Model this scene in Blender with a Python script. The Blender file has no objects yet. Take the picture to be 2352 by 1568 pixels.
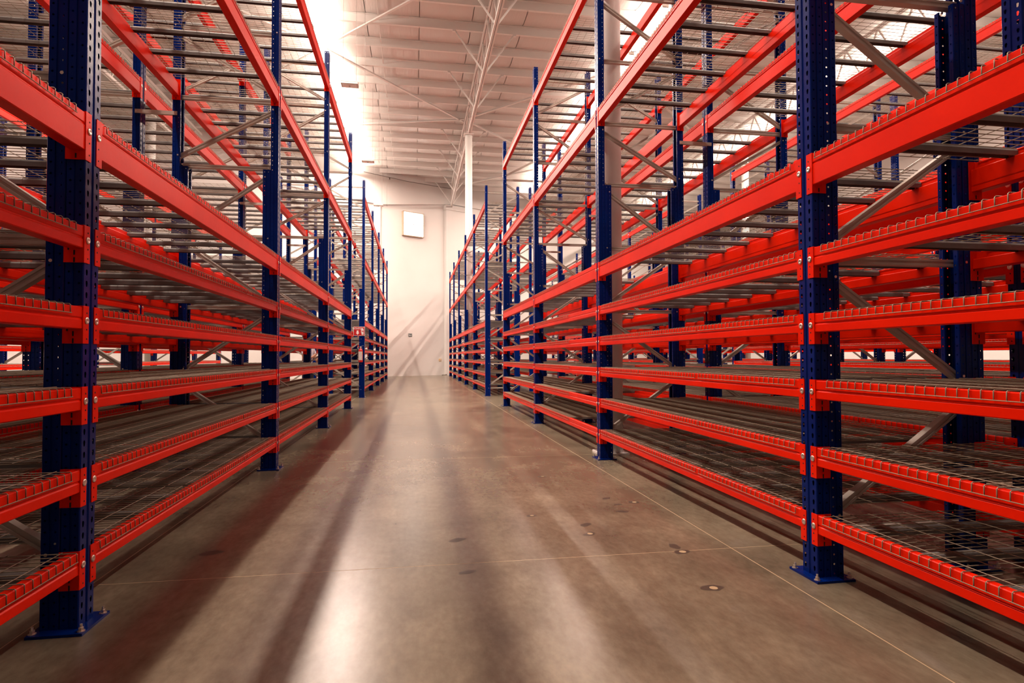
import bpy, bmesh, math, random
from mathutils import Vector, Matrix
random.seed(7)
S = 1.195                      # metres per layout unit (the camera stands 1 unit above the floor)
C = bpy.context.scene.collection
sc = bpy.context.scene

# ------------------------------------------------------------------ camera
yaw, pit, rol = 0.16161, 0.0249, -0.0027
cy, sy, cp, sp = math.cos(yaw), math.sin(yaw), math.cos(pit), math.sin(pit)
F = Vector((sy*cp, cy*cp, sp)); R0 = Vector((cy, -sy, 0)); U0 = R0.cross(F)
R = R0*math.cos(rol) + U0*math.sin(rol); U = -R0*math.sin(rol) + U0*math.cos(rol)
cam = bpy.data.cameras.new('camera'); cam.sensor_width = 36; cam.lens = 36*1375/2352
cam.clip_start = 0.05; cam.clip_end = 200
co = bpy.data.objects.new('camera', cam); C.objects.link(co)
co.matrix_world = Matrix(((R.x, U.x, -F.x, 0), (R.y, U.y, -F.y, 0), (R.z, U.z, -F.z, S), (0, 0, 0, 1)))
sc.camera = co

# ------------------------------------------------------------------ world, exposure
w = bpy.data.worlds.new('world'); sc.world = w; w.use_nodes = True
w.node_tree.nodes['Background'].inputs[0].default_value = (1, .8, .7, 1)
w.node_tree.nodes['Background'].inputs[1].default_value = 0.02
sc.view_settings.view_transform = 'Standard'; sc.view_settings.look = 'None'
sc.view_settings.gamma = 1; sc.view_settings.use_curve_mapping = False
sc.view_settings.exposure = 0.55
sc.cycles.max_bounces = 7; sc.cycles.diffuse_bounces = 2; sc.cycles.glossy_bounces = 3
sc.cycles.use_denoising = True
sc.cycles.sample_clamp_indirect = 6
LAMP_COLOR = (1.0, .80, .68)
LAMP_POWER = 140.0           # downward face
LAMP_UP = 33.0                # weaker glow of the upper face
LAMP_ROWS = [(-2.80, -.4, 30.0), (6.35, -.4, 33.5), (14.2, 2.0, 37.5)]   # x, first y, last y of each lit row
LAMP_Z = 9.98

def row_light(x, ya, yb, z, wdt, rad, up):
    L = bpy.data.lights.new('row_light', 'AREA'); L.shape = 'RECTANGLE'; L.size = wdt*S; L.size_y = (yb-ya)*S
    L.energy = rad*.9*math.pi*wdt*S*(yb-ya)*S; L.color = LAMP_COLOR
    o = bpy.data.objects.new('row_light', L); C.objects.link(o); o.location = (x*S, (ya+yb)/2*S, z*S)
    if up: o.rotation_euler = (0, math.pi, 0)
for k, (x, ya, yb) in enumerate(LAMP_ROWS):
    row_light(x, ya, yb, LAMP_Z-.036, .125, LAMP_POWER*(1.6 if k == 0 else 1), False)
    row_light(x, ya, yb, LAMP_Z+.051, .15, LAMP_UP*(2.0 if k == 0 else 1), True)

# ------------------------------------------------------------------ materials
def mat(name, col, rough=.5, metal=0., spec=.5, coat=0., emit=None, estr=0., noise=None, bump=0., bscale=40.):
    m = bpy.data.materials.new(name); m.use_nodes = True
    nt = m.node_tree; b = nt.nodes['Principled BSDF']
    b.inputs['Base Color'].default_value = (*col, 1); b.inputs['Roughness'].default_value = rough
    b.inputs['Metallic'].default_value = metal; b.inputs['Specular IOR Level'].default_value = spec
    b.inputs['Coat Weight'].default_value = coat; b.inputs['Coat Roughness'].default_value = .12
    if emit: b.inputs['Emission Color'].default_value = (*emit, 1); b.inputs['Emission Strength'].default_value = estr
    if noise or bump:
        g = nt.nodes.new('ShaderNodeNewGeometry')
        n = nt.nodes.new('ShaderNodeTexNoise'); n.inputs['Scale'].default_value = noise[0] if noise else bscale
        n.inputs['Detail'].default_value = 5; nt.links.new(g.outputs['Position'], n.inputs['Vector'])
        if noise:
            r = nt.nodes.new('ShaderNodeValToRGB'); r.color_ramp.elements[0].position = .3; r.color_ramp.elements[1].position = .7
            r.color_ramp.elements[0].color = (*noise[1], 1); r.color_ramp.elements[1].color = (*col, 1)
            nt.links.new(n.outputs['Fac'], r.inputs['Fac']); nt.links.new(r.outputs['Color'], b.inputs['Base Color'])
        if bump:
            n2 = nt.nodes.new('ShaderNodeTexNoise'); n2.inputs['Scale'].default_value = bscale; n2.inputs['Detail'].default_value = 3
            nt.links.new(g.outputs['Position'], n2.inputs['Vector'])
            bp = nt.nodes.new('ShaderNodeBump'); bp.inputs['Strength'].default_value = bump; bp.inputs['Distance'].default_value = .01
            nt.links.new(n2.outputs['Fac'], bp.inputs['Height']); nt.links.new(bp.outputs['Normal'], b.inputs['Normal'])
    return m
M = {
 'blue': mat('blue_paint', (.0006, .0155, .150), .2, spec=.14, noise=(3, (.0006, .0115, .12)), bump=.08, bscale=25),
 'orange': mat('orange_paint', (.88, .0165, .0004), .34, spec=.085, noise=(2.5, (.74, .0105, .0003)), bump=.05, bscale=30),
 'galv': mat('galvanised_steel', (.56, .50, .43), .42, .3, noise=(6, (.40, .36, .32))),
 'channel': mat('deck_channel_steel', (.21, .20, .19), .5, .2, noise=(8, (.14, .132, .125))),
 'wire': mat('deck_wire_steel', (.27, .215, .15), .42, .3),
 'chrome': mat('zinc_bolt', (.75, .70, .62), .3, .8),
 'dark': mat('dark_slot', (.004, .004, .006), .8),
 'white': mat('white_paint', (.86, .82, .78), .55, bump=.1, bscale=6),
 'wall': mat('white_plaster', (.84, .81, .78), .8, noise=(.5, (.80, .765, .735)), bump=.15, bscale=12),
 'concwhite': mat('chalk_dust', (.5, .47, .43), .9),
 'lampbody': mat('lamp_housing', (.55, .50, .46), .5),
 'tube': mat('lit_tube', (1, 1, 1), .4, emit=LAMP_COLOR, estr=6.0),
 'tubeleft': mat('lit_tube_left_row', (1, 1, 1), .4, emit=LAMP_COLOR, estr=6.0),
 'tubeupleft': mat('lit_tube_top_left_row', (1, 1, 1), .4, emit=LAMP_COLOR, estr=6.0),
 'tubeup': mat('lit_tube_top', (1, 1, 1), .4, emit=LAMP_COLOR, estr=6.0),
 'pane': mat('lit_pane', (.9, .9, .9), .3, emit=(1, .95, .9), estr=3.0),
 'frame': mat('window_frame', (.55, .42, .30), .5),
 'cable': mat('cable', (.16, .13, .11), .6),
 'red': mat('extinguisher_red', (.55, .012, .012), .25, coat=.5),
 'signred': mat('sign_red', (.50, .006, .010), .5),
 'signwhite': mat('sign_white', (.85, .80, .80), .5),
 'signgreen': mat('sign_green', (.012, .045, .035), .5),
 'paper': mat('label_paper', (.75, .70, .66), .6, noise=(60, (.45, .40, .40))),
 'yellow': mat('yellow_label', (.75, .42, .04), .5),
 'black': mat('black_rubber', (.012, .012, .013), .5),
 'skin': mat('skin', (.48, .24, .15), .55),
 'shirt': mat('lilac_white_shirt', (.62, .58, .66), .8),
 'trousers': mat('dark_trousers', (.02, .02, .03), .8),
 'timber': mat('pallet_timber', (.62, .40, .20), .8, noise=(9, (.45, .27, .13))),
 'joint': mat('joint_filler', (.46, .34, .20), .6),
 'scuff': mat('floor_scuff', (.07, .052, .038), .45),
}
for k in ('tube', 'tubeleft', 'tubeup', 'tubeupleft'): M[k].cycles.emission_sampling = 'NONE'
def insulation():
    m = mat('insulation_facing', (.72, .67, .63), .38, spec=.5)
    nt = m.node_tree; b = nt.nodes['Principled BSDF']
    g = nt.nodes.new('ShaderNodeNewGeometry'); mp = nt.nodes.new('ShaderNodeMapping'); mp.inputs['Scale'].default_value = (9, .8, 1)
    n = nt.nodes.new('ShaderNodeTexNoise'); n.inputs['Scale'].default_value = 1.2; n.inputs['Detail'].default_value = 6
    nt.links.new(g.outputs['Position'], mp.inputs[0]); nt.links.new(mp.outputs[0], n.inputs['Vector'])
    bp = nt.nodes.new('ShaderNodeBump'); bp.inputs['Strength'].default_value = .35; bp.inputs['Distance'].default_value = .03
    nt.links.new(n.outputs['Fac'], bp.inputs['Height']); nt.links.new(bp.outputs['Normal'], b.inputs['Normal'])
    return m
M['insul'] = insulation()
def concrete():
    m = bpy.data.materials.new('polished_concrete'); m.use_nodes = True
    nt = m.node_tree; b = nt.nodes['Principled BSDF']; L = nt.links.new
    g = nt.nodes.new('ShaderNodeNewGeometry')
    def noi(s, d, sc3=None, dist=0):
        n = nt.nodes.new('ShaderNodeTexNoise'); n.inputs['Scale'].default_value = s; n.inputs['Detail'].default_value = d
        n.inputs['Roughness'].default_value = .62; n.inputs['Distortion'].default_value = dist
        if sc3:
            mp = nt.nodes.new('ShaderNodeMapping'); mp.inputs['Scale'].default_value = sc3
            L(g.outputs['Position'], mp.inputs[0]); L(mp.outputs[0], n.inputs['Vector'])
        else: L(g.outputs['Position'], n.inputs['Vector'])
        return n
    def ramp(n, p0, c0, p1, c1):
        r = nt.nodes.new('ShaderNodeValToRGB'); e = r.color_ramp.elements
        e[0].position = p0; e[0].color = (*c0, 1); e[1].position = p1; e[1].color = (*c1, 1)
        L(n.outputs['Fac'], r.inputs['Fac']); return r
    def mix(t, f, a, c):
        x = nt.nodes.new('ShaderNodeMix'); x.data_type = 'RGBA'; x.blend_type = t; x.inputs[0].default_value = f
        L(a, x.inputs[6]); L(c, x.inputs[7]); return x.outputs[2]
    big = ramp(noi(.55, 4, dist=.6), .22, (.125, .104, .072), .78, (.295, .250, .178))
    mid = ramp(noi(2.4, 9, (1, .6, 1), .15), .18, (.50, .485, .465), .82, (1.38, 1.37, 1.35))
    fine = ramp(noi(28, 5, (1, .45, 1)), .20, (.72, .70, .68), .80, (1.18, 1.18, 1.17))
    c = mix('MULTIPLY', 1, big.outputs[0], mid.outputs[0]); c = mix('MULTIPLY', 1, c, fine.outputs[0])
    L(c, b.inputs['Base Color'])
    rr = ramp(noi(3.5, 6), .20, (.232,)*3, .80, (.268,)*3)
    L(rr.outputs[0], b.inputs['Roughness']); b.inputs['Specular IOR Level'].default_value = .62
    bp = nt.nodes.new('ShaderNodeBump'); bp.inputs['Strength'].default_value = .05; bp.inputs['Distance'].default_value = .004
    n = noi(14, 2); L(n.outputs['Fac'], bp.inputs['Height']); L(bp.outputs['Normal'], b.inputs['Normal'])
    return m
M['concrete'] = concrete()

# ------------------------------------------------------------------ mesh helpers (layout units in, metres out)
class MB:
    def __init__(s): s.v = []; s.f = []; s.m = []; s.mats = []; s.cur = 0
    def use(s, k):
        if k not in s.mats: s.mats.append(k)
        s.cur = s.mats.index(k); return s
    def face(s, pts):
        i = len(s.v); s.v += [tuple(p) for p in pts]; s.f.append(tuple(range(i, i+len(pts)))); s.m.append(s.cur)
    def add(s, vs, fs):
        i = len(s.v); s.v += [tuple(p) for p in vs]
        for q in fs: s.f.append(tuple(k+i for k in q)); s.m.append(s.cur)
    def box(s, x0, x1, y0, y1, z0, z1):
        v = [(x, y, z) for x in (x0, x1) for y in (y0, y1) for z in (z0, z1)]
        s.add(v, [(0, 1, 3, 2), (4, 6, 7, 5), (0, 4, 5, 1), (2, 3, 7, 6), (0, 2, 6, 4), (1, 5, 7, 3)])
    def prism(s, prof, axis, a0, a1, caps=True, closed=True):
        # prof: 2-D points; axis 'x','y','z' along which it is extruded
        def P(p, a): return {'x': (a, p[0], p[1]), 'y': (p[0], a, p[1]), 'z': (p[0], p[1], a)}[axis]
        n = len(prof); v = [P(p, a0) for p in prof] + [P(p, a1) for p in prof]
        f = [(i, (i+1) % n, n+(i+1) % n, n+i) for i in range(n if closed else n-1)]
        if caps and closed: f += [tuple(range(n-1, -1, -1)), tuple(range(n, 2*n))]
        s.add(v, f)
    def bar(s, a, b, w, h, up=(0, 0, 1)):
        a = Vector(a); b = Vector(b); d = (b-a).normalized(); u = Vector(up)
        r = d.cross(u)
        if r.length < 1e-4: r = d.cross(Vector((1, 0, 0)))
        r.normalize(); u = r.cross(d)
        v = [p + r*i*w/2 + u*j*h/2 for p in (a, b) for i, j in ((-1, -1), (1, -1), (1, 1), (-1, 1))]
        s.add(v, [(0, 1, 5, 4), (1, 2, 6, 5), (2, 3, 7, 6), (3, 0, 4, 7), (3, 2, 1, 0), (4, 5, 6, 7)])
    def tube(s, pts, r, n=5, caps=False):
        pts = [Vector(p) for p in pts]; rings = []
        for i, p in enumerate(pts):
            d = (pts[min(i+1, len(pts)-1)] - pts[max(i-1, 0)]).normalized()
            a = d.cross(Vector((0, 0, 1)))
            if a.length < .1: a = d.cross(Vector((0, 1, 0)))
            a.normalize(); b = d.cross(a)
            rings.append([p + (a*math.cos(t) + b*math.sin(t))*r for t in [2*math.pi*k/n for k in range(n)]])
        v = [q for g in rings for q in g]; f = []
        for i in range(len(pts)-1):
            for k in range(n): f.append((i*n+k, i*n+(k+1) % n, (i+1)*n+(k+1) % n, (i+1)*n+k))
        if caps: f += [tuple(range(n-1, -1, -1)), tuple(range((len(pts)-1)*n, len(pts)*n))]
        s.add(v, f)
    def lathe(s, prof, c=(0, 0, 0), n=24, axis='z'):
        v = []; f = []
        for r, h in prof:
            for k in range(n):
                t = 2*math.pi*k/n; x, y = r*math.cos(t), r*math.sin(t)
                v.append({'z': (c[0]+x, c[1]+y, c[2]+h), 'x': (c[0]+h, c[1]+x, c[2]+y), 'y': (c[0]+x, c[1]+h, c[2]+y)}[axis])
        for i in range(len(prof)-1):
            for k in range(n): f.append((i*n+k, i*n+(k+1) % n, (i+1)*n+(k+1) % n, (i+1)*n+k))
        f += [tuple(range(n-1, -1, -1)), tuple(range((len(prof)-1)*n, len(prof)*n))]
        s.add(v, f)
    def holes(s, p0, e1, e2, n, z0, pitch, shape):
        # strip of width |e1| and height n*pitch with one hole per pitch; e1 across, e2 up
        p0 = Vector(p0); e1 = Vector(e1); e2 = Vector(e2); w = e1.length; e = e1/w
        for k in range(n):
            o = p0 + e2*(z0 + k*pitch)
            c = o + e*w/2 + e2*pitch/2
            rect = [(-w/2, -pitch/2), (0, -pitch/2), (w/2, -pitch/2), (w/2, 0), (w/2, pitch/2), (0, pitch/2), (-w/2, pitch/2), (-w/2, 0)]
            i = len(s.v)
            s.v += [tuple(c + e*a + e2*b) for a, b in rect] + [tuple(c + e*a + e2*b) for a, b in shape]
            for j in range(8):
                s.f.append((i+j, i+(j+1) % 8, i+8+(j+1) % 8, i+8+j)); s.m.append(s.cur)
    def mesh(s, name, smooth=False):
        me = bpy.data.meshes.new(name); me.from_pydata([(x*S, y*S, z*S) for x, y, z in s.v], [], s.f)
        for k in s.mats: me.materials.append(M[k])
        me.polygons.foreach_set('material_index', s.m)
        if smooth: me.polygons.foreach_set('use_smooth', [True]*len(s.f))
        me.update(); return me
def obj(name, me, parent=None, loc=(0, 0, 0), rz=0., label=None, scale=None):
    o = bpy.data.objects.new(name, me); C.objects.link(o)
    if parent: o.parent = parent
    o.location = (loc[0]*S, loc[1]*S, loc[2]*S); o.rotation_euler = (0, 0, rz)
    if scale: o.scale = scale
    if label: o['label'] = label
    return o
def thing(name, label, cat, loc=(0, 0, 0), rz=0., group=None, me=None):
    o = obj(name, me, None, loc, rz); o['label'] = label; o['category'] = cat
    if group: o['group'] = group
    return o
def struct(name, me, loc=(0, 0, 0), rz=0., label=None):
    o = obj(name, me, None, loc, rz, label); o['kind'] = 'structure'; return o

# ------------------------------------------------------------------ setting: floor, walls, ceiling
XL, XR, YB = -12.5, 22.0, -16.0
WA = math.atan(.55); wu = (math.cos(WA), math.sin(WA)); W0 = (0.2, 31.95)     # the far wall stands askew
def wy(x): return W0[1] + (x - W0[0])*.55
ZC = 10.55                                                                       # underside of the roof sheets
b = MB().use('joint'); b.box(XL, XR, YB, wy(XR), -.06, -.0004)
floor = struct('floor', b.mesh('floor'), label='joint filler of the polished concrete floor')
SX, SY, GX, GY = 3.035, 3.0, -1.405, 2.92
b = MB().use('concrete'); g = .0028
b.box(g, SX-g, g, SY-g, -.02, 0); slab_me = b.mesh('slab')
i0 = math.floor((XL-GX)/SX); i1 = math.ceil((XR-GX)/SX); j0 = math.floor((YB-GY)/SY)
for i in range(i0, i1):
    for j in range(j0, 15):
        x, y = GX+i*SX, GY+j*SY
        if y > wy(x+SX)+.2: continue
        obj('slab', slab_me, floor, (x, y, 0))
# dark rubber scuffs on the floor, thin as paint
def wbox(x0, x1, y0, y1, z0, z1, k='wall'):
    b = MB().use(k); b.box(x0, x1, y0, y1, z0, z1); return b.mesh('wall')
struct('wall_left', wbox(XL-.2, XL, YB-.2, wy(XL)+1, 0, ZC+.3))
struct('wall_right', wbox(XR, XR+.2, YB-.2, wy(XR)+1, 0, ZC+.3))
struct('wall_back', wbox(XL-.2, XR+.2, YB-.2, YB, 0, ZC+.3))
Lw = 46.
wf = struct('wall_far', None, (W0[0], W0[1], 0), WA, 'white plastered far wall standing askew to the aisle')
b = MB().use('wall')
b.box(-17, 27, 0, .3, 0, ZC+.3); wfm = obj('wall_panel', b.mesh('wall_far'), wf)
def pilaster(u0, u1):
    b = MB().use('wall'); b.box(u0, u1, -.22, .01, 0, 9.2 if u0 > 0 else 8.7); b.box(u0-.05, u1+.05, -.26, .01, 9.0 if u0 > 0 else 8.6, 9.25 if u0 > 0 else 8.8)
    obj('pilaster', b.mesh('pilaster'), wf)
pilaster(1.6, 2.85); 
b = MB().use('wall'); b.prism([(-16, 9.2), (-2.25, 8.7), (2.06, 9.37), (12, 9.4), (12, ZC+.2), (-16, ZC+.2)], 'y', -.10, .01); obj('wall_band', b.mesh('wall_band'), wf)
b = MB().use('wall'); b.box(-2.55, -2.2, -.07, .01, 0, 8.72); obj('pilaster', b.mesh('pilaster'), wf)
b = MB().use('wall'); b.box(12.6, 13.8, -.22, .01, 0, 9.2); obj('pilaster', b.mesh('pilaster'), wf)

# lit four-pane window box on the far wall
wn = struct('window_1', None, (W0[0]+wu[0]*-.36, W0[1]+wu[1]*-.36, 7.93), WA, 'bright square window of four panes high on the far wall')
b = MB().use('frame'); q = .61
for x0, x1, z0, z1 in ((-q, -q+.035, -.64, .64), (q-.035, q, -.64, .64), (-q, q, -.64, -.60), (-q, q, .61, .64)): b.box(x0, x1, -.16, .0, z0, z1)
b.use('signwhite'); b.box(-.012, .012, -.150, -.11, -.6, .61); b.box(-q+.03, q-.03, -.150, -.11, -.012, .012)
obj('window_frame', b.mesh('window_frame'), wn)
b = MB().use('pane'); b.box(.014, .568, -.125, -.10, .014, .60); pm = b.mesh('pane')
for dx in (0, -.582):
    for dz in (0, -.614): obj('pane', pm, wn, (dx, 0, dz))

# ceiling: roof deck, insulation panels between purlins
ceiling = struct('ceiling', wbox(XL-.2, XR+.2, YB-.2, wy(XR)+1, ZC+.04, ZC+.3, 'white'), label='white insulated roof over the racks')
PY0, PDY, PXW, PX0 = 15.62-1.262*25, 1.262, 1.475, .125
b = MB().use('insul')
nx, ny = 5, 5; vv = []
for i in range(nx+1):
    for j in range(ny+1):
        a, c = i/nx, j/ny
        vv.append((a*(PXW-.02)+.01, c*PDY, -.09*math.sin(math.pi*c)**.6 - .02*(math.sin(math.pi*a))**.5))
b.add(vv, [(i*(ny+1)+j, i*(ny+1)+j+1, (i+1)*(ny+1)+j+1, (i+1)*(ny+1)+j) for i in range(nx) for j in range(ny)])
pan = b.mesh('insulation_panel', True)
rest = MB().use('insul')
for i in range(-9, 15):
    for j in range(0, 46):
        x, y = PX0+i*PXW, PY0+j*PDY
        if y > wy(x+PXW)+.3: continue
        if -6 <= i <= 9 and 22 <= j <= 39: obj('insulation_panel', pan, ceiling, (x, y, ZC+.03))
        else: rest.add([(v[0]+x, v[1]+y, v[2]+ZC+.03) for v in vv], b.f)
o = obj('insulation_panel', rest.mesh('insulation_rest', True), ceiling); o['kind'] = 'stuff'
b = MB().use('white')
b.prism([(0, 0), (.075, 0), (.075, .012), (.010, .012), (.010, .225), (-.06, .225), (-.06, .214), (0, .214)], 'x', XL, XR)
pur = b.mesh('purlin')
for j in range(0, 46):
    y = PY0+j*PDY
    b2 = pur
    if y > wy(XL):                       # shorter purlins where the far wall cuts in
        xs = W0[0] + (y-W0[1])/.55
        if xs > XR-1: continue
        m2 = MB().use('white'); m2.prism([(0, 0), (.075, 0), (.075, .012), (.010, .012), (.010, .225), (-.06, .225), (-.06, .214), (0, .214)], 'x', xs-.1, XR)
        b2 = m2.mesh('purlin')
    obj('purlin', b2, ceiling, (0, y, 10.32))
# sag rods running across the purlins
b = MB().use('white'); b.box(-.012, .012, YB, 40, 10.40, 10.412); sag = b.mesh('sag_rod')
for x in (-1.5-.0,): obj('sag_rod', sag, ceiling, (x+.5, 0, 0))

# girders
def girder(x, y0, y1, label, brace=True):
    t = thing('roof_girder', label, 'girder', (x, y0, 9.15))
    L = y1-y0
    def part(n, f):
        b = MB().use('white'); f(b); return obj(n, b.mesh(n), t)
    part('bottom_chord', lambda b: (b.box(-.055, -.01, 0, L, 0, .075), b.box(.01, .055, 0, L, 0, .075)))
    part('top_chord', lambda b: (b.box(-.05, -.01, 0, L, 1.08, 1.16), b.box(.01, .05, 0, L, 1.08, 1.16)))
    n = int(round(L/(PDY/1))); bw = L/n
    me1 = MB().use('white'); me1.bar((0, 0, .04), (0, bw/2, 1.1), .035, .035); me1 = me1.mesh('web_bar')
    me2 = MB().use('white'); me2.bar((0, bw/2, 1.1), (0, bw, .04), .035, .035); me2 = me2.mesh('web_bar')
    for k in range(n): obj('web_bar', me1, t, (0, k*bw, 0)); obj('web_bar', me2, t, (0, k*bw, 0))
    if brace:
        k = 0
        for j in range(46):
            y = PY0+j*PDY
            if y < y0+.2 or y > y1-.1 or j % 2: continue
            for sgn in (-1, 1):
                b = MB().use('white'); b.bar((sgn*.05, 0, .04), (sgn*.86, 0, 1.17), .045, .014, (0, 1, 0)); b.box(*sorted((sgn*.84, sgn*.92)), -.03, .03, 1.12, 1.18)
                obj('knee_brace', b.mesh('knee_brace'), t, (0, y-y0+.03, 0))
    return t
girder(1.98, -15.8, 21.75, 'white lattice roof girder over the aisle, nearer of the two spans')
girder(1.98, 21.82, wy(1.98)-.15, 'white lattice roof girder over the aisle, far span ending on the wall')
girder(12.95, -15.8, 38.0, 'white lattice roof girder on the right, above the outer racks', False)
girder(-8.8, -15.8, 26.5, 'white lattice roof girder on the left, above the outer racks', False)
def rod(a, b_, label):
    b = MB().use('white'); a = Vector(a); b_ = Vector(b_); b.bar((0, 0, 0), b_-a, .07, .012); b.bar(Vector((0, 0, .03))+(b_-a).normalized()*0, (b_-a)+Vector((0, 0, .03)), .012, .06)
    t = thing('roof_brace', label, 'brace', a, me=b.mesh('roof_brace'), group='diagonal braces under the roof')
rod((-2.70, 18.38, 10.24), (1.90, 23.4, 10.24), 'white diagonal roof brace running from the left lamp row to the column head')
rod((-2.66, 18.30, 10.24), (1.90, 13.4, 10.24), 'white diagonal roof brace crossing the top edge of the picture')
rod((-2.9, 24.5, 10.24), (1.90, 23.15, 10.24), 'white nearly level roof brace left of the column head')
rod((-7.6, 14.2, 10.24), (-2.75, 18.32, 10.24), 'white roof brace behind the left racks')
rod((-2.75, 18.4, 10.24), (-7.4, 23.4, 10.24), 'white roof brace far behind the left racks')
rod((2.06, 23.0, 10.24), (6.6, 18.2, 10.24), 'white roof brace rising right from the column head')
rod((2.06, 23.3, 10.24), (6.6, 28.0, 10.24), 'white roof brace falling right from the column head')
rod((2.06, 32.5, 10.24), (6.6, 28.2, 10.24), 'white roof brace farthest to the right by the wall')
rod((6.7, 18.3, 10.24), (12.8, 24.5, 10.24), 'white roof brace above the second right rack row')
rod((6.7, 18.1, 10.24), (12.8, 12.3, 10.24), 'white roof brace above the outer right racks')

def column(x, y, z1, label, r=.128):
    t = thing('steel_column', label, 'column', (x, y, 0))
    b = MB().use('white'); b.lathe([(r, .02), (r, z1)], n=40); m = b.mesh('shaft', False)
    for p in m.polygons: p.use_smooth = len(p.vertices) == 4
    obj('shaft', m, t)
    b = MB().use('white'); b.box(-.17, .17, -.17, .17, z1, z1+.03); obj('cap_plate', b.mesh('cap_plate'), t)
    b = MB().use('white'); b.box(-.15, .15, -.15, .15, 0, .02); obj('base_plate', b.mesh('base_plate'), t)
column(2.0, 5.96, 9.12, 'thick white round column standing inside the near right rack')
column(1.96, 21.8, 9.12, 'slim white round column rising to the roof girder above the aisle end')
column(-8.8, 21.8, 9.12, 'white round column glimpsed behind the left racks')
column(12.95, 21.8, 9.12, 'white round column glimpsed behind the right racks')
column(12.95, 5.96, 9.12, 'white round column at the outer right racks')
column(-8.8, 5.96, 9.12, 'white round column left of the left racks')

# ------------------------------------------------------------------ lamps
# lit rows: slim white linear lamps hung below the roof, glowing up and down
TL = 2.3
def tube_mesh(k):
    b = MB().use(k); b.prism([(-.06, -.03), (.06, -.03), (.068, .0), (-.068, .0)], 'y', .04, TL-.04)
    b.use('tubeup' if k == 'tube' else 'tubeupleft'); b.prism([(-.075, .002), (.075, .002), (.06, .045), (-.06, .045)], 'y', .04, TL-.04); return b.mesh('light_tube')
tube_me = [tube_mesh('tubeleft'), tube_mesh('tube'), tube_mesh('tube')]
b = MB().use('lampbody'); b.box(-.08, .08, 0, .04, -.03, .05); end_me = b.mesh('end_cap')
b = MB().use('cable'); b.tube([(0, .3, .05), (0, .3, 10.47-LAMP_Z)], .004, 4); b.tube([(0, TL-.3, .05), (0, TL-.3, 10.47-LAMP_Z)], .004, 4); cab_me = b.mesh('suspension_cable')
rown = ['left', 'right', 'far right']
ordn = ['first', 'second', 'third', 'fourth', 'fifth', 'sixth', 'seventh', 'eighth', 'ninth', 'tenth', 'eleventh', 'twelfth', 'thirteenth', 'fourteenth']
for r, (x, ya, yb) in enumerate(LAMP_ROWS):
    n = int((yb-ya)/(TL+.15))
    for k in range(n):
        t = thing('linear_lamp', 'lit white linear lamp, %s from the camera in the %s row under the roof' % (ordn[k], rown[r]), 'lamp', (x, ya+k*(TL+.15), LAMP_Z), group='lit lamps of the %s row' % rown[r])
        obj('light_tube', tube_me[r], t); obj('end_cap', end_me, t); obj('end_cap', end_me, t, (0, TL-.04, 0)); obj('suspension_cable', cab_me, t)
# three unlit pendants over the aisle
b = MB().use('lampbody'); b.box(-.21, .21, -.13, .13, 0, .05); b.use('white'); b.box(-.215, .215, -.135, .135, .05, .065); hb = b.mesh('housing')
b = MB().use('white'); b.prism([(-.17, 0), (.17, 0), (.15, -.012), (-.15, -.012)], 'y', -.1, .1); b.use('lampbody'); b.lathe([(.022, -.03), (.022, -.01)], (0, 0, 0), 12); df = b.mesh('diffuser')
b = MB().use('cable'); b.tube([(-.16, 0, .06), (-.16, 0, 2.62)], .003, 4); b.tube([(.16, 0, .06), (.16, 0, 2.62)], .003, 4)
b.tube([(.0, 0, .06), (.02, .1, .10), (.30, .1, .11), (.34, .1, .13), (.37, .1, .05), (.38, .1, -.0), (.37, .1, .13), (.36, .12, 2.62)], .0035, 4); cb = b.mesh('cable')
for k, (y, wd) in enumerate(((15.4, 'nearest'), (21.4, 'middle'), (27.6, 'farthest'))):
    t = thing('pendant_light', 'unlit flat pendant light hung on cables above the aisle, %s of the three' % wd, 'lamp', (-1.62, y, 7.84), group='unlit pendant lights above the aisle')
    obj('housing', hb, t); obj('diffuser', df, t); obj('cable', cb, t)

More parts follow.
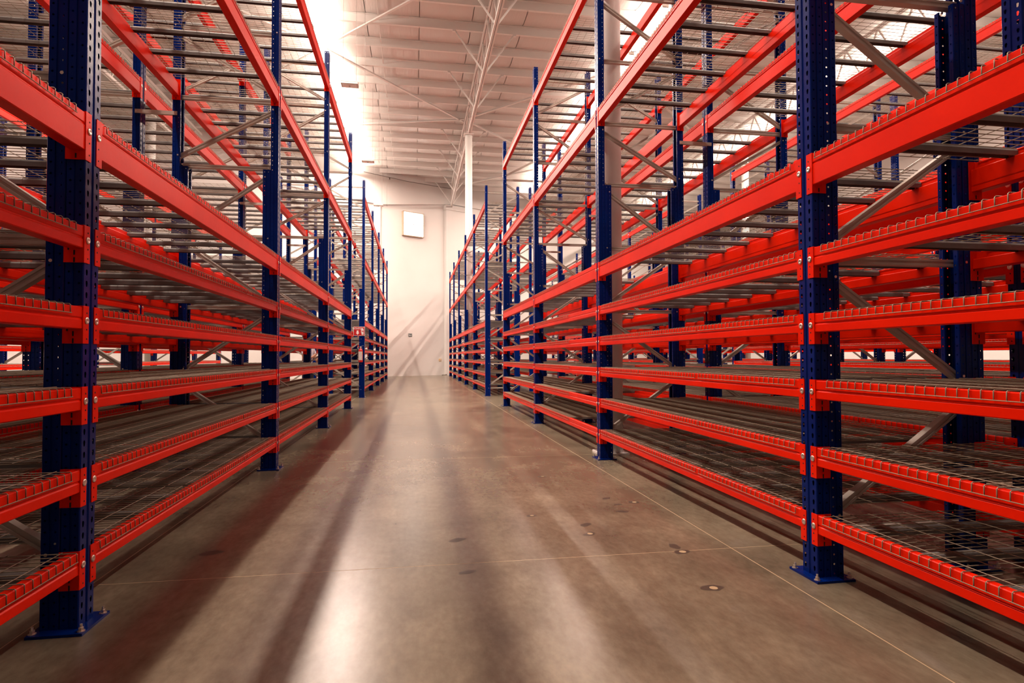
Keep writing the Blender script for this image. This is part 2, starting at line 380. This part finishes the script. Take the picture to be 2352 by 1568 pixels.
# ------------------------------------------------------------------ rack components
DY, Y0 = 3.169, 2.547          # bay pitch, far edge of the first upright
W, D, PIT = .106, .886, .0425   # upright width, frame depth, hole pitch
H, HD = 5.377, 2.68             # upright and doubler height
LEV = [(.286, 0), (.587, 0), (.888, 0), (1.188, 0), (1.488, 0), (1.914, 1), (3.438, 1), (4.972, 1)]
def Yf(i): return Y0 + DY*i
TEAR = [(-.0040, -.0095), (0, -.0115), (.0040, -.0095), (.0068, .0035), (.0050, .0095), (0, .0118), (-.0050, .0095), (-.0068, .0035)]
RND = [(.0042*math.cos(t), .0042*math.sin(t)) for t in [math.radians(225+45*k) for k in range(8)]]
def post_mesh(h, name):
    b = MB().use('blue'); n = int(h/PIT); z0 = h-n*PIT
    up = Vector((0, 0, 1)); hw = W/2
    def strip(p, q, z0_=0, z1_=h): b.add([(p[0], p[1], z0_), (q[0], q[1], z0_), (q[0], q[1], z1_), (p[0], p[1], z1_)], [(0, 1, 2, 3)])
    def hol(p, q, shp):
        b.holes((p[0], p[1], 0), (q[0]-p[0], q[1]-p[1], 0), up, n, z0, PIT, shp)
        if z0 > 1e-5: strip(p, q, 0, z0)
    for s_ in (-1, 1):
        P = lambda x, y: (x, s_*y)
        e = .0035
        strip(P(.0045, 0), P(.0045, .004)); strip(P(.0045, .004), P(0, .008))
        strip(P(0, .008), P(0, .018)); hol(P(0, .018), P(0, .044), TEAR); strip(P(0, .044), P(0, hw-e)); strip(P(0, hw-e), P(e, hw))
        hol(P(e, hw), P(.027, hw), RND); strip(P(.027, hw), P(.029, hw-.004)); strip(P(.029, hw-.004), P(.035, hw-.004)); strip(P(.035, hw-.004), P(.037, hw))
        hol(P(.037, hw), P(.0615, hw), RND); strip(P(.0615, hw), P(.0645, hw-e))
        hol(P(.0645, hw-e), P(.0645, .028), RND); strip(P(.0645, .028), P(.057, .026))
    return b.mesh(name)
post_me, dbl_me = post_mesh(H, 'post'), post_mesh(HD, 'inner_post')
# base plate and anchors
b = MB().use('blue'); b.box(-.036, .150, -.100, .100, 0, .010); b.use('concwhite')
base_me = b.mesh('base_plate')
def hexn(b, x, y, z, r, h, n=6, ax='z'): b.lathe([(r, 0), (r, h)], (x, y, z), n, ax)
b = MB().use('chrome'); b.lathe([(.013, 0), (.013, .003)], (0, 0, .010), 12); hexn(b, 0, 0, .013, .009, .011); b.lathe([(.0045, 0), (.0045, .014)], (0, 0, .022), 8); anc_me = b.mesh('anchor_bolt')
# braces
def brace_pts(mir):
    xa, xb = (.066, D-.066)
    zs = [.20, .82, 1.44, 2.06, 2.695, 3.305, 3.93, 4.60, 5.20]
    fr = [1, -1, 1, -1, -1, 1, -1, 1]            # +1 rises from the aisle side to the rear
    out = []
    for k, z in enumerate(zs):
        ia = .132 if z < 2.7 else .066
        out.append(((ia-.06, z), (D-ia+.06, z), 1))
    for k, s_ in enumerate(fr):
        za, zb = zs[k]+.075, zs[k+1]-.075
        if s_ < 0: za, zb = zb, za
        ia = .132 if k < 4 else .066
        out.append(((ia-.03, za), (D-ia+.03, zb), 0))
    if mir: out = [((D-a[0], a[1]), (D-c[0], c[1]), k) for a, c, k in out]
    return out
def brace_mesh(a, c):
    b = MB().use('galv'); A = Vector((a[0], 0, a[1])); B = Vector((c[0], 0, c[1]))
    d = (B-A).normalized(); n = Vector((-d.z, 0, d.x))
    h, w, t = .0165, .018, .004
    prof = [(-w, -h), (-w, -.006), (-w+t, -.004), (-w+t, .004), (-w, .006), (-w, h), (w, h), (w, -h)]
    v = [p + Vector((0, q[0], 0)) + n*q[1] for p in (A, B) for q in prof]; k = len(prof)
    b.add(v, [(i, (i+1) % k, k+(i+1) % k, k+i) for i in range(k)] + [tuple(range(k-1, -1, -1)), tuple(range(k, 2*k))])
    b.use('chrome')
    for p, s_ in ((A, 1), (B, -1)):
        q = p + d*s_*.012
        for yy in (-.0535, .0505): b.lathe([(.0065, 0), (.0065, .003)], (q.x, yy, q.z), 8, 'y')
    return b.mesh('brace')
BR = {m: [brace_mesh(a, c) for a, c, k in brace_pts(m)] for m in (0, 1)}
# beams (origin: outer top edge, first post side; x inwards, y along)
BL = DY - W - .004
HB = {0: .083, 1: .142}; HC = {0: .140, 1: .182}
def beam_prof(h): return [(.003, 0), (.030, 0), (.033, -.003), (.033, -.034), (.050, -.034), (.053, -.037), (.053, -h+.003), (.050, -h), (.003, -h), (0, -h+.003), (0, -.050), (.0035, -.046), (.0035, -.042), (0, -.038), (0, -.003)]
def connector(b, s_, y, hc):
    # s_=+1: at the start of the beam (post lies at smaller y)
    y0, y1 = sorted((y, y-s_*.036)); b.use('orange'); b.box(-.0035, 0, y0, y1, -hc+.004, .004)
    y0, y1 = sorted((y, y+s_*.003)); b.box(-.0035, .066, y0, y1, -hc+.004, .004)
    b.use('dark')
    yy = y + s_*.0032
    for x, z in ((.030, -.58*hc-.018), (.050, -.58*hc), (.030, -.9*hc)):
        if x == .030 and z > -.5*hc: continue
        y0, y1 = sorted((yy, yy+s_*.0004)); b.box(x-.0028, x+.0028, y0, y1, z-.009, z+.009)
    for z in (-.16*hc, -.60*hc, -.85*hc):
        b.lathe([(.0035, 0), (.0035, -.0006)], (-.0036, y-s_*.022, z), 8, 'x')
def bolt(b, s_, y, hc):
    b.use('chrome'); b.lathe([(.0135, 0), (.0125, -.003), (.006, -.0045), (.005, -.003)], (-.0036, y-s_*.021, -.36*hc), 14, 'x')
BM = {}
for k in (0, 1):
    b = MB().use('orange'); b.prism(beam_prof(HB[k]), 'y', .002, BL-.002)
    bc = MB(); connector(bc, 1, 0, HC[k]); bc2 = MB(); connector(bc2, -1, BL, HC[k])
    bb = MB(); bolt(bb, 1, 0, HC[k]); bb2 = MB(); bolt(bb2, -1, BL, HC[k])
    full = MB().use('orange'); full.prism(beam_prof(HB[k]), 'y', .002, BL-.002)
    for s_, y in ((1, 0), (-1, BL)): connector(full, s_, y, HC[k]); bolt(full, s_, y, HC[k])
    BM[k] = dict(beam=b.mesh('beam'), c=[bc.mesh('connector'), bc2.mesh('connector')], b=[bb.mesh('bolt', True), bb2.mesh('bolt', True)], full=full.mesh('beam'))
# wire decks
LD = .978
def deck_mesh(hi):
    b = MB().use('wire'); r = .0021; n = 4 if not hi else 5
    K = 23
    for k in range(K+1):
        y = .003 + k*(LD-.006)/K
        c = .004
        b.tube([(-.005, y, -.028), (-.005, y, c-.004), (-.001, y, c), (D+.001, y, c), (D+.005, y, c-.004), (D+.005, y, -.028)], r, n)
    for x in (-.0075, D+.0075): b.tube([(x, 0, -.028), (x, LD, -.028)], r*.9, n)
    for k in range(10):
        x = .045 + k*(D-.09)/9
        b.tube([(x, 0, .0075), (x, LD, .0075)], r*.9, n)
    return b.mesh('wire_deck', hi)
def chan(b, y):
    b.use('channel'); w, h = .022, .031
    b.prism([(y-w, -.034), (y-w, -.012), (y-w+.006, -.003), (y+w-.006, -.003), (y+w, -.012), (y+w, -.034), (y+w-.003, -.034), (y+w-.003, -.012), (y+w-.008, -.006), (y-w+.008, -.006), (y-w+.003, -.012), (y-w+.003, -.034)], 'x', .035, D-.035)
CY = (.17, .49, .81)
deck_hi = deck_mesh(True)
b = MB(); chan(b, 0); ch_me = b.mesh('support_channel')
lo = deck_mesh(False); bmf = MB()
for y in CY: chan(bmf, y)
# far decks carry their channels in the same mesh
def joined_deck():
    b = MB().use('wire'); v = [tuple(x/S for x in q.co) for q in lo.vertices]; b.add(v, [tuple(p.vertices) for p in lo.polygons])
    for y in CY: chan(b, y)
    return b.mesh('wire_deck')
deck_lo = joined_deck()
b = MB().use('galv'); b.box(-.036, 0, -.008, .0, -.014, .014); b.box(-.036, .0, -.008, 0, -.014, .014)
def spacer_mesh(g):
    b = MB().use('galv'); b.box(-.040, g+.040, -.010, -.001, -.0165, .0165); b.box(-.030, g+.03, -.001, .016, -.0165, -.0125)
    b.use('chrome')
    for x in (-.03, g+.03): b.lathe([(.005, 0), (.005, -.003)], (x, -.010, 0), 8, 'y')
    return b.mesh('row_spacer')

def rack(label, x0, mir, i0, i1, detail, group, skip=None, spacer=0., ends=True):
    """one run of bays i0..i1; detail 2: every connector, bolt, channel; 1: beams and decks whole; 0: frames whole too"""
    t = thing('pallet_rack', label, 'rack', (x0, Yf(i0), 0), group=group)
    for i in range(i0, i1+1):
        yc = Yf(i)-W/2 - Yf(i0)
        for side in (0, 1):
            rz = math.pi*side; xx = D if side else 0.; s_ = -1 if side else 1
            p = obj('post', post_me, t, (xx, yc, 0), rz)
            d = obj('inner_post', dbl_me, t, (xx+s_*.066, yc, 0), rz)
            if detail:
                bp = obj('base_plate', base_me, p)
                for ax, ay in ((-.022, -.078), (-.022, .078), (.137, -.078), (.137, .078)): obj('anchor_bolt', anc_me, p, (ax, ay, 0))
            else: obj('base_plate', base_me, p)
        if detail:
            for m_ in BR[mir]: obj('brace', m_, t, (0, yc, 0))
        else:
            global BRJ
            obj('brace', BRJ[mir], t, (0, yc, 0))
        if spacer:
            for z in (3.14,): obj('row_spacer', SPM, t, (D, yc-W/2, z))
    for i in range(i0, i1):
        yb = Yf(i)-Yf(i0)+.002
        for lv, (z, k) in enumerate(LEV):
            for side in (0, 1):
                xx, rz = (0., 0.) if not side else (D, math.pi)
                yy = yb if not side else yb+BL
                if detail == 2:
                    o = obj('beam', BM[k]['beam'], t, (xx, yy, z), rz)
                    for q in (0, 1): obj('connector', BM[k]['c'][q], o); obj('bolt', BM[k]['b'][q], o)
                else: obj('beam', BM[k]['full'], t, (xx, yy, z), rz)
            gap = random.choice((.012, .02, .045)) ; y = yb + random.uniform(.015, .05)
            for q in range(3):
                if not (skip and (i, q) in skip):
                    if detail == 2:
                        o = obj('wire_deck', deck_hi, t, (0, y, z))
                        for c_ in CY: obj('support_channel', ch_me, o, (0, c_, 0))
                    else: obj('wire_deck', deck_lo, t, (0, y, z))
                y += LD + (gap if q == 0 else random.uniform(.008, .03))
    return t
BRJ = {}
for m_ in (0, 1):
    bj = MB()
    for me in BR[m_]:
        v = [tuple(x/S for x in q.co) for q in me.vertices]
        for p in me.polygons:
            bj.use('galv' if p.material_index == 0 else 'chrome'); bj.face([v[i] for i in p.vertices])
    BRJ[m_] = bj.mesh('brace')
FL = .26; SPM = spacer_mesh(FL)
XA, XLA = 1.778, -1.212-D
gn = 'blue and orange racks beside the aisle'
rack('blue and orange rack right of the aisle, nearest run around a white column', XA, 0, -1, 3, 2, None, {(1, 0)}, FL)
rack('blue and orange rack left of the aisle, nearest run', XLA, 1, -1, 3, 2, None)
rack('blue and orange rack lining the right of the aisle, far run reaching the end wall', XA, 0, 4, 9, 1, None, {(6, 0)}, FL)
rack('blue and orange rack lining the left of the aisle, far run behind the fire extinguisher', XLA, 1, 4, 8, 1, None)
rack('near rack run standing back to back behind the first right rack', XA+D+FL, 1, -1, 3, 1, None)
rack('near rack run standing back to back behind the first left rack', XLA-FL-D, 0, -1, 3, 1, None, None, FL)
rack('far rack run standing back to back behind the right aisle rack', XA+D+FL, 1, 4, 9, 1, None)
rack('far rack run standing back to back behind the left aisle rack', XLA-FL-D, 0, 4, 8, 1, None, None, FL)
rack('near rack run across the next aisle to the right', 6.80, 0, 0, 3, 0, None, None, FL)
rack('far rack run across the next aisle to the right', 6.80, 0, 4, 9, 0, None, None, FL)
rack('near rack run behind the one across the next aisle right', 6.80+D+FL, 1, 0, 3, 0, None)
rack('far rack run behind the one across the next aisle right', 6.80+D+FL, 1, 4, 10, 0, None)
rack('outermost rack run seen at the far right between the shelves', 11.78, 0, 1, 9, 0, None)
rack('lone near rack run by the left side wall', -6.45-D, 1, 0, 3, 0, None)
rack('lone far rack run by the left side wall', -6.45-D, 1, 4, 6, 0, None)

# ------------------------------------------------------------------ fire extinguisher and its sign on the left post
def extinguisher(x, y, z, label, rz=0.):
    t = thing('fire_extinguisher', label, 'extinguisher', (x, y, z), rz)
    b = MB().use('red'); b.lathe([(.040, 0), (.053, .006), (.054, .02), (.054, .27), (.050, .30), (.036, .325), (.018, .338), (.016, .35)], n=28); obj('cylinder', b.mesh('cylinder', True), t)
    b = MB().use('paper')
    for k in range(10):
        a0, a1 = [math.radians(-90-62+124*(k+j)/10) for j in (0, 1)]
        b.add([(.0548*math.cos(a), .0548*math.sin(a), z_) for a in (a0, a1) for z_ in (.055, .265)], [(0, 2, 3, 1)])
    b.use('yellow')
    a0, a1 = math.radians(-44), math.radians(-28)
    b.add([(.0553*math.cos(a), .0553*math.sin(a), z_) for a in (a0, a1) for z_ in (.19, .265)], [(0, 2, 3, 1)]); obj('paper_label', b.mesh('paper_label'), t)
    b = MB().use('chrome'); b.lathe([(.016, .345), (.02, .36), (.014, .385)], n=12); b.bar((-.02, 0, .385), (.072, 0, .408), .02, .008); b.bar((-.01, 0, .372), (.05, 0, .345), .018, .006); obj('valve_handle', b.mesh('valve_handle'), t)
    b = MB().use('black'); b.tube([(-.015, 0, .37), (-.05, -.01, .365), (-.068, -.01, .33), (-.066, -.01, .24), (-.062, -.01, .17)], .009, 8, True); b.lathe([(.013, .10), (.010, .17)], (-.062, -.01, 0), 10); obj('hose', b.mesh('hose', True), t)
    b = MB().use('dark'); b.box(-.02, .02, .045, .075, .10, .34); obj('wall_bracket', b.mesh('wall_bracket'), t)
    return t
yx = Yf(4)-W-.0
extinguisher(-1.300, yx-.075, .865, 'red fire extinguisher hung on the blue post at the left aisle opening')
def sign_ext(x, y, z, label):
    t = thing('fire_sign', label, 'sign', (x, y, z))
    w, h = .135, .112
    b = MB().use('signwhite'); b.box(-w, w, 0, .006, -h, h); b.use('signred'); b.box(-w+.008, w-.008, -.0012, 0, -h+.008, h-.008); obj('sign_plate', b.mesh('sign_plate'), t)
    b = MB().use('signwhite'); b.prism([(-.060, .018), (-.016, .018), (-.016, -.035), (.004, -.035), (-.038, -.088), (-.080, -.035), (-.060, -.035)], 'y', -.0022, -.0012); obj('arrow', b.mesh('arrow'), t)
    b = MB().use('signwhite')
    b.box(.055, .108, -.0022, -.0012, -.086, .045); b.prism([(.055, .045), (.108, .045), (.094, .062), (.069, .062)], 'y', -.0022, -.0012)
    b.box(.076, .088, -.0022, -.0012, .062, .078); b.bar((.076, -.0017, .072), (.112, -.0017, .092), .001, .008, (0, 0, 1)); b.box(.044, .052, -.0022, -.0012, -.04, .06)
    b.use('signred'); b.box(.060, .103, -.003, -.0022, -.012, .010); obj('pictogram', b.mesh('pictogram'), t)
    cu = bpy.data.curves.new('lettering', 'FONT'); cu.body = 'EXTINTOR'; cu.size = .060*S; cu.align_x = 'CENTER'; cu.align_y = 'CENTER'; cu.extrude = .0006; cu.offset = .0012
    cu.materials.append(M['signwhite'])
    tmp = bpy.data.objects.new('tmp', cu); lm = bpy.data.meshes.new_from_object(tmp); bpy.data.objects.remove(tmp)
    o = bpy.data.objects.new('lettering', lm); C.objects.link(o); o.parent = t; o.location = (-.040*S, -.002*S, .062*S); o.rotation_euler = (math.pi/2, 0, 0)
    o.scale = (.80, 1, 1)
sign_ext(-1.340, yx-.014, 1.628, 'red and white EXTINTOR sign on the blue post above the fire extinguisher')

# ------------------------------------------------------------------ far wall fittings
def on_wall(u, z, off=0.): return (W0[0]+wu[0]*u + wu[1]*off, W0[1]+wu[1]*u - wu[0]*off, z)
t = thing('exit_sign', 'small dark green exit sign with running figure on the far wall', 'sign', on_wall(-.482, 2.123, .005), WA)
b = MB().use('signgreen'); b.box(-.105, .105, -.008, 0, -.082, .082); obj('sign_plate', b.mesh('sign_plate'), t)
b = MB().use('signwhite'); b.box(-.10, .10, -.010, -.008, .040, .052); b.box(-.088, -.074, -.010, -.008, -.06, .02); b.box(-.074, -.05, -.010, -.008, .008, .02)
b.prism([(-.02, -.040), (.050, -.040), (.050, -.056), (.088, -.024), (.050, .008), (.050, -.008), (-.02, -.008)], 'y', -.010, -.008); b.box(-.06, -.03, -.010, -.008, -.05, .0); b.box(-.04, -.02, -.010, -.008, -.02, -.0)
obj('exit_symbol', b.mesh('exit_symbol'), t)
t = thing('outlet_box', 'small yellow framed outlet box low on the far wall', 'outlet', on_wall(1.33, .815, .005), WA)
b = MB().use('yellow'); b.box(-.07, .07, -.02, 0, -.06, .06); obj('box_frame', b.mesh('box_frame'), t)
b = MB().use('signwhite'); b.box(-.045, .045, -.03, -.02, -.04, .03); b.use('dark'); b.box(-.02, .02, -.032, -.03, -.02, 0); obj('socket', b.mesh('socket'), t)
t = thing('floor_conduit', 'short dark conduit lying at the foot of the far wall', 'conduit', on_wall(1.42, 0, .3), WA)
b = MB().use('cable'); b.box(-.14, .14, -.03, .03, 0, .03); b.box(.10, .14, -.03, .03, 0, .05); obj('conduit_tray', b.mesh('conduit_tray'), t)
t = thing('roof_conduit', 'dark cable run hanging between wall top and roof', 'cable', on_wall(-3.2, 10.15, .25), WA)
b = MB().use('cable'); b.tube([(0, 0, 0), (2.4, 0, -.05), (5.1, 0, .02)], .014, 6); b.lathe([(.03, -.1), (.03, 0)], (1.4, 0, -.03), 8); obj('cable_run', b.mesh('cable_run'), t)

# ------------------------------------------------------------------ small scuffed patches on the aisle floor
def scuff(x, y, sz, rz, ring):
    b = MB().use('scuff'); random.seed(int(x*100+y*10)); n = 11
    b.add([(0, 0, .0006)] + [(sz*(1+.25*random.uniform(-1, 1))*math.cos(2*math.pi*k/n), sz*.62*(1+.25*random.uniform(-1, 1))*math.sin(2*math.pi*k/n), .0004) for k in range(n)], [(0, 1+k, 1+(k+1) % n) for k in range(n)])
    if ring: b.use('joint'); b.lathe([(sz*.36, .0006), (sz*.36, .0010)], (sz*.15, 0, 0), 14)
    obj('scuff_mark', b.mesh('scuff_mark'), floor, (x, y, 0), rz)
SCUFFS = [(1.336, 4.079, .035, .5, 0), (1.356, 3.899, .03, .2, 0), (1.482, 3.939, .04, -.3, 1), (1.326, 3.72, .045, -.2, 0), (.725, 3.717, .035, .2, 1), (1.004, 3.462, .045, .8, 0),
          (.974, 3.281, .045, .8, 1), (1.351, 2.997, .045, 1.6, 0), (1.347, 2.905, .05, .1, 1), (1.267, 2.434, .05, -.1, 1), (-1.02, 3.29, .06, .4, 0), (.231, 3.296, .05, .5, 0), (1.05, 4.906, .035, 0, 1), (.24, 2.80, .04, .3, 0)]
for x, y, sz, rz, ring in SCUFFS: scuff(x, y, sz, rz, ring)

# ------------------------------------------------------------------ person in the cross passage on the left
def skin_body(name, verts, edges, mk, parent, sub=2):
    me = bpy.data.meshes.new(name); me.from_pydata([Vector(v[:3])*S for v in verts], edges, [])
    o = bpy.data.objects.new(name, me); C.objects.link(o); o.parent = parent
    o.modifiers.new('skin', 'SKIN'); 
    for i, v in enumerate(verts):
        r = v[3]; r = r if isinstance(r, tuple) else (r, r)
        me.skin_vertices[0].data[i].radius = (r[0]*S, r[1]*S)
    me.skin_vertices[0].data[0].use_root = True
    s_ = o.modifiers.new('sub', 'SUBSURF'); s_.levels = sub; s_.render_levels = sub
    me.materials.append(M[mk]); o.modifiers['skin'].use_smooth_shade = True
    return o
pt = thing('person', 'person in a pale shirt and dark cap standing in the cross passage, hand raised', 'person', (-2.26, 13.45, 0), math.radians(72))
# local frame: faces -y; pelvis first; one continuous body of torso, neck, arms, legs
V = [(0, 0, .78, (.115, .085)), (0, 0, .93, (.105, .075)), (0, -.01, 1.10, (.135, .08)), (0, -.005, 1.19, (.10, .06)), (0, -.01, 1.245, .042), (0, -.02, 1.29, .045),
     (-.17, 0, 1.165, .052), (-.215, -.01, 1.02, .042), (-.225, -.04, .90, .036), (-.14, -.17, 1.00, .028), (-.07, -.21, 1.06, .022),
     (.17, 0, 1.165, .052), (.225, -.03, 1.02, .042), (.225, -.10, .90, .036), (.13, -.22, 1.02, .028), (.06, -.25, 1.10, .022),
     (-.085, 0, .70, .072), (-.09, -.01, .42, .050), (-.09, .01, .10, .034), (-.09, .0, .045, .032), (-.095, -.13, .03, .026),
     (.085, 0, .70, .072), (.10, -.01, .42, .050), (.10, .01, .10, .034), (.10, .0, .045, .032), (.11, -.13, .03, .026)]
Ed = [(0, 1), (1, 2), (2, 3), (3, 4), (4, 5), (3, 6), (6, 7), (7, 8), (8, 9), (9, 10), (3, 11), (11, 12), (12, 13), (13, 14), (14, 15),
      (0, 16), (16, 17), (17, 18), (18, 19), (19, 20), (0, 21), (21, 22), (22, 23), (23, 24), (24, 25)]
skin_body('body', V, Ed, 'skin', pt)
skin_body('shirt', [(0, 0, .80, (.124, .094)), (0, 0, .93, (.120, .088)), (0, -.01, 1.10, (.148, .092)), (0, -.005, 1.185, (.112, .068)), (-.17, 0, 1.165, .064), (-.217, -.01, 1.03, .056), (.17, 0, 1.165, .064), (.226, -.03, 1.03, .056)],
          [(0, 1), (1, 2), (2, 3), (3, 4), (4, 5), (3, 6), (6, 7)], 'shirt', pt)
skin_body('trousers', [(0, 0, .80, (.122, .092)), (-.085, 0, .69, .083), (-.09, -.01, .42, .062), (-.09, .01, .08, .050), (.085, 0, .69, .083), (.10, -.01, .42, .062), (.10, .01, .08, .050)],
          [(0, 1), (1, 2), (2, 3), (0, 4), (4, 5), (5, 6)], 'trousers', pt)
def ball(b, c, r, n=14):
    b.lathe([(max(1e-4, r[0]*math.sin(t)), -r[2]*math.cos(t)) for t in [math.pi*k/n for k in range(n+1)]], c, n*2)
b = MB().use('skin'); ball(b, (0, -.03, 1.355), (.062, .07, .085)); b.prism([(-.010, 1.335), (.010, 1.335), (.003, 1.37), (-.003, 1.37)], 'y', -.112, -.085)
for s_ in (-1, 1): b.box(s_*.062-.005, s_*.062+.005, -.04, -.015, 1.335, 1.37)
obj('head', b.mesh('head', True), pt)
b = MB().use('dark'); ball(b, (0, -.02, 1.375), (.067, .07, .072)); b.prism([(-.05, 1.385), (.05, 1.385), (.045, 1.395), (-.045, 1.395)], 'y', -.15, -.04)
b.box(-.052, .052, -.094, -.078, 1.357, 1.372); obj('cap', b.mesh('cap', True), pt)
for hx, hy, hz in ((-.06, -.225, 1.065), (.05, -.262, 1.115)):
    b = MB().use('skin'); b.box(hx-.022, hx+.018, hy-.03, hy+.02, hz-.012, hz+.012)
    for k in range(4): b.tube([(hx-.02+k*.011, hy-.03, hz), (hx-.02+k*.011, hy-.056+abs(k-1.5)*.004, hz-.004), (hx-.02+k*.011, hy-.066, hz-.022)], .0058, 6, True)
    b.tube([(hx+.018, hy, hz), (hx+.034, hy-.018, hz+.004), (hx+.03, hy-.036, hz)], .0065, 6, True)
    obj('hand', b.mesh('hand', True), pt)
for s_, x in ((-1, -.095), (1, .11)):
    b = MB().use('black'); b.prism([(-.18, 0), (.05, 0), (.05, .055), (-.04, .07), (-.15, .04), (-.18, .025)], 'x', x-.036, x+.036); obj('shoe', b.mesh('shoe'), pt)

# ------------------------------------------------------------------ timber pallets on the floor of the outer right aisle
def pallet(x, y, z, label):
    t = thing('timber_pallet', label, 'pallet', (x, y, z), group='timber pallets beyond the right racks')
    b = MB().use('timber'); b.box(0, 1.0, 0, .08, .10, .117); bd = b.mesh('board')
    b = MB().use('timber'); b.box(0, .04, 0, .84, .017, .10); st = b.mesh('stringer')
    for k in range(6): obj('board', bd, t, (0, k*.152, 0))
    for k in (0, .48, .96): obj('stringer', st, t, (k, 0, 0))
    for k in (0, .38, .76): obj('board', bd, t, (0, k, -.10))
for k, (x, y) in enumerate(((10.0, 12.2), (10.2, 14.2), (10.1, 17.0))):
    for q in range(6): pallet(x, y, q*.12, 'pale timber pallet, %s from the floor in the %s stack beyond the right racks' % (ordn[q], ordn[k]))
bpy.context.view_layer.update()
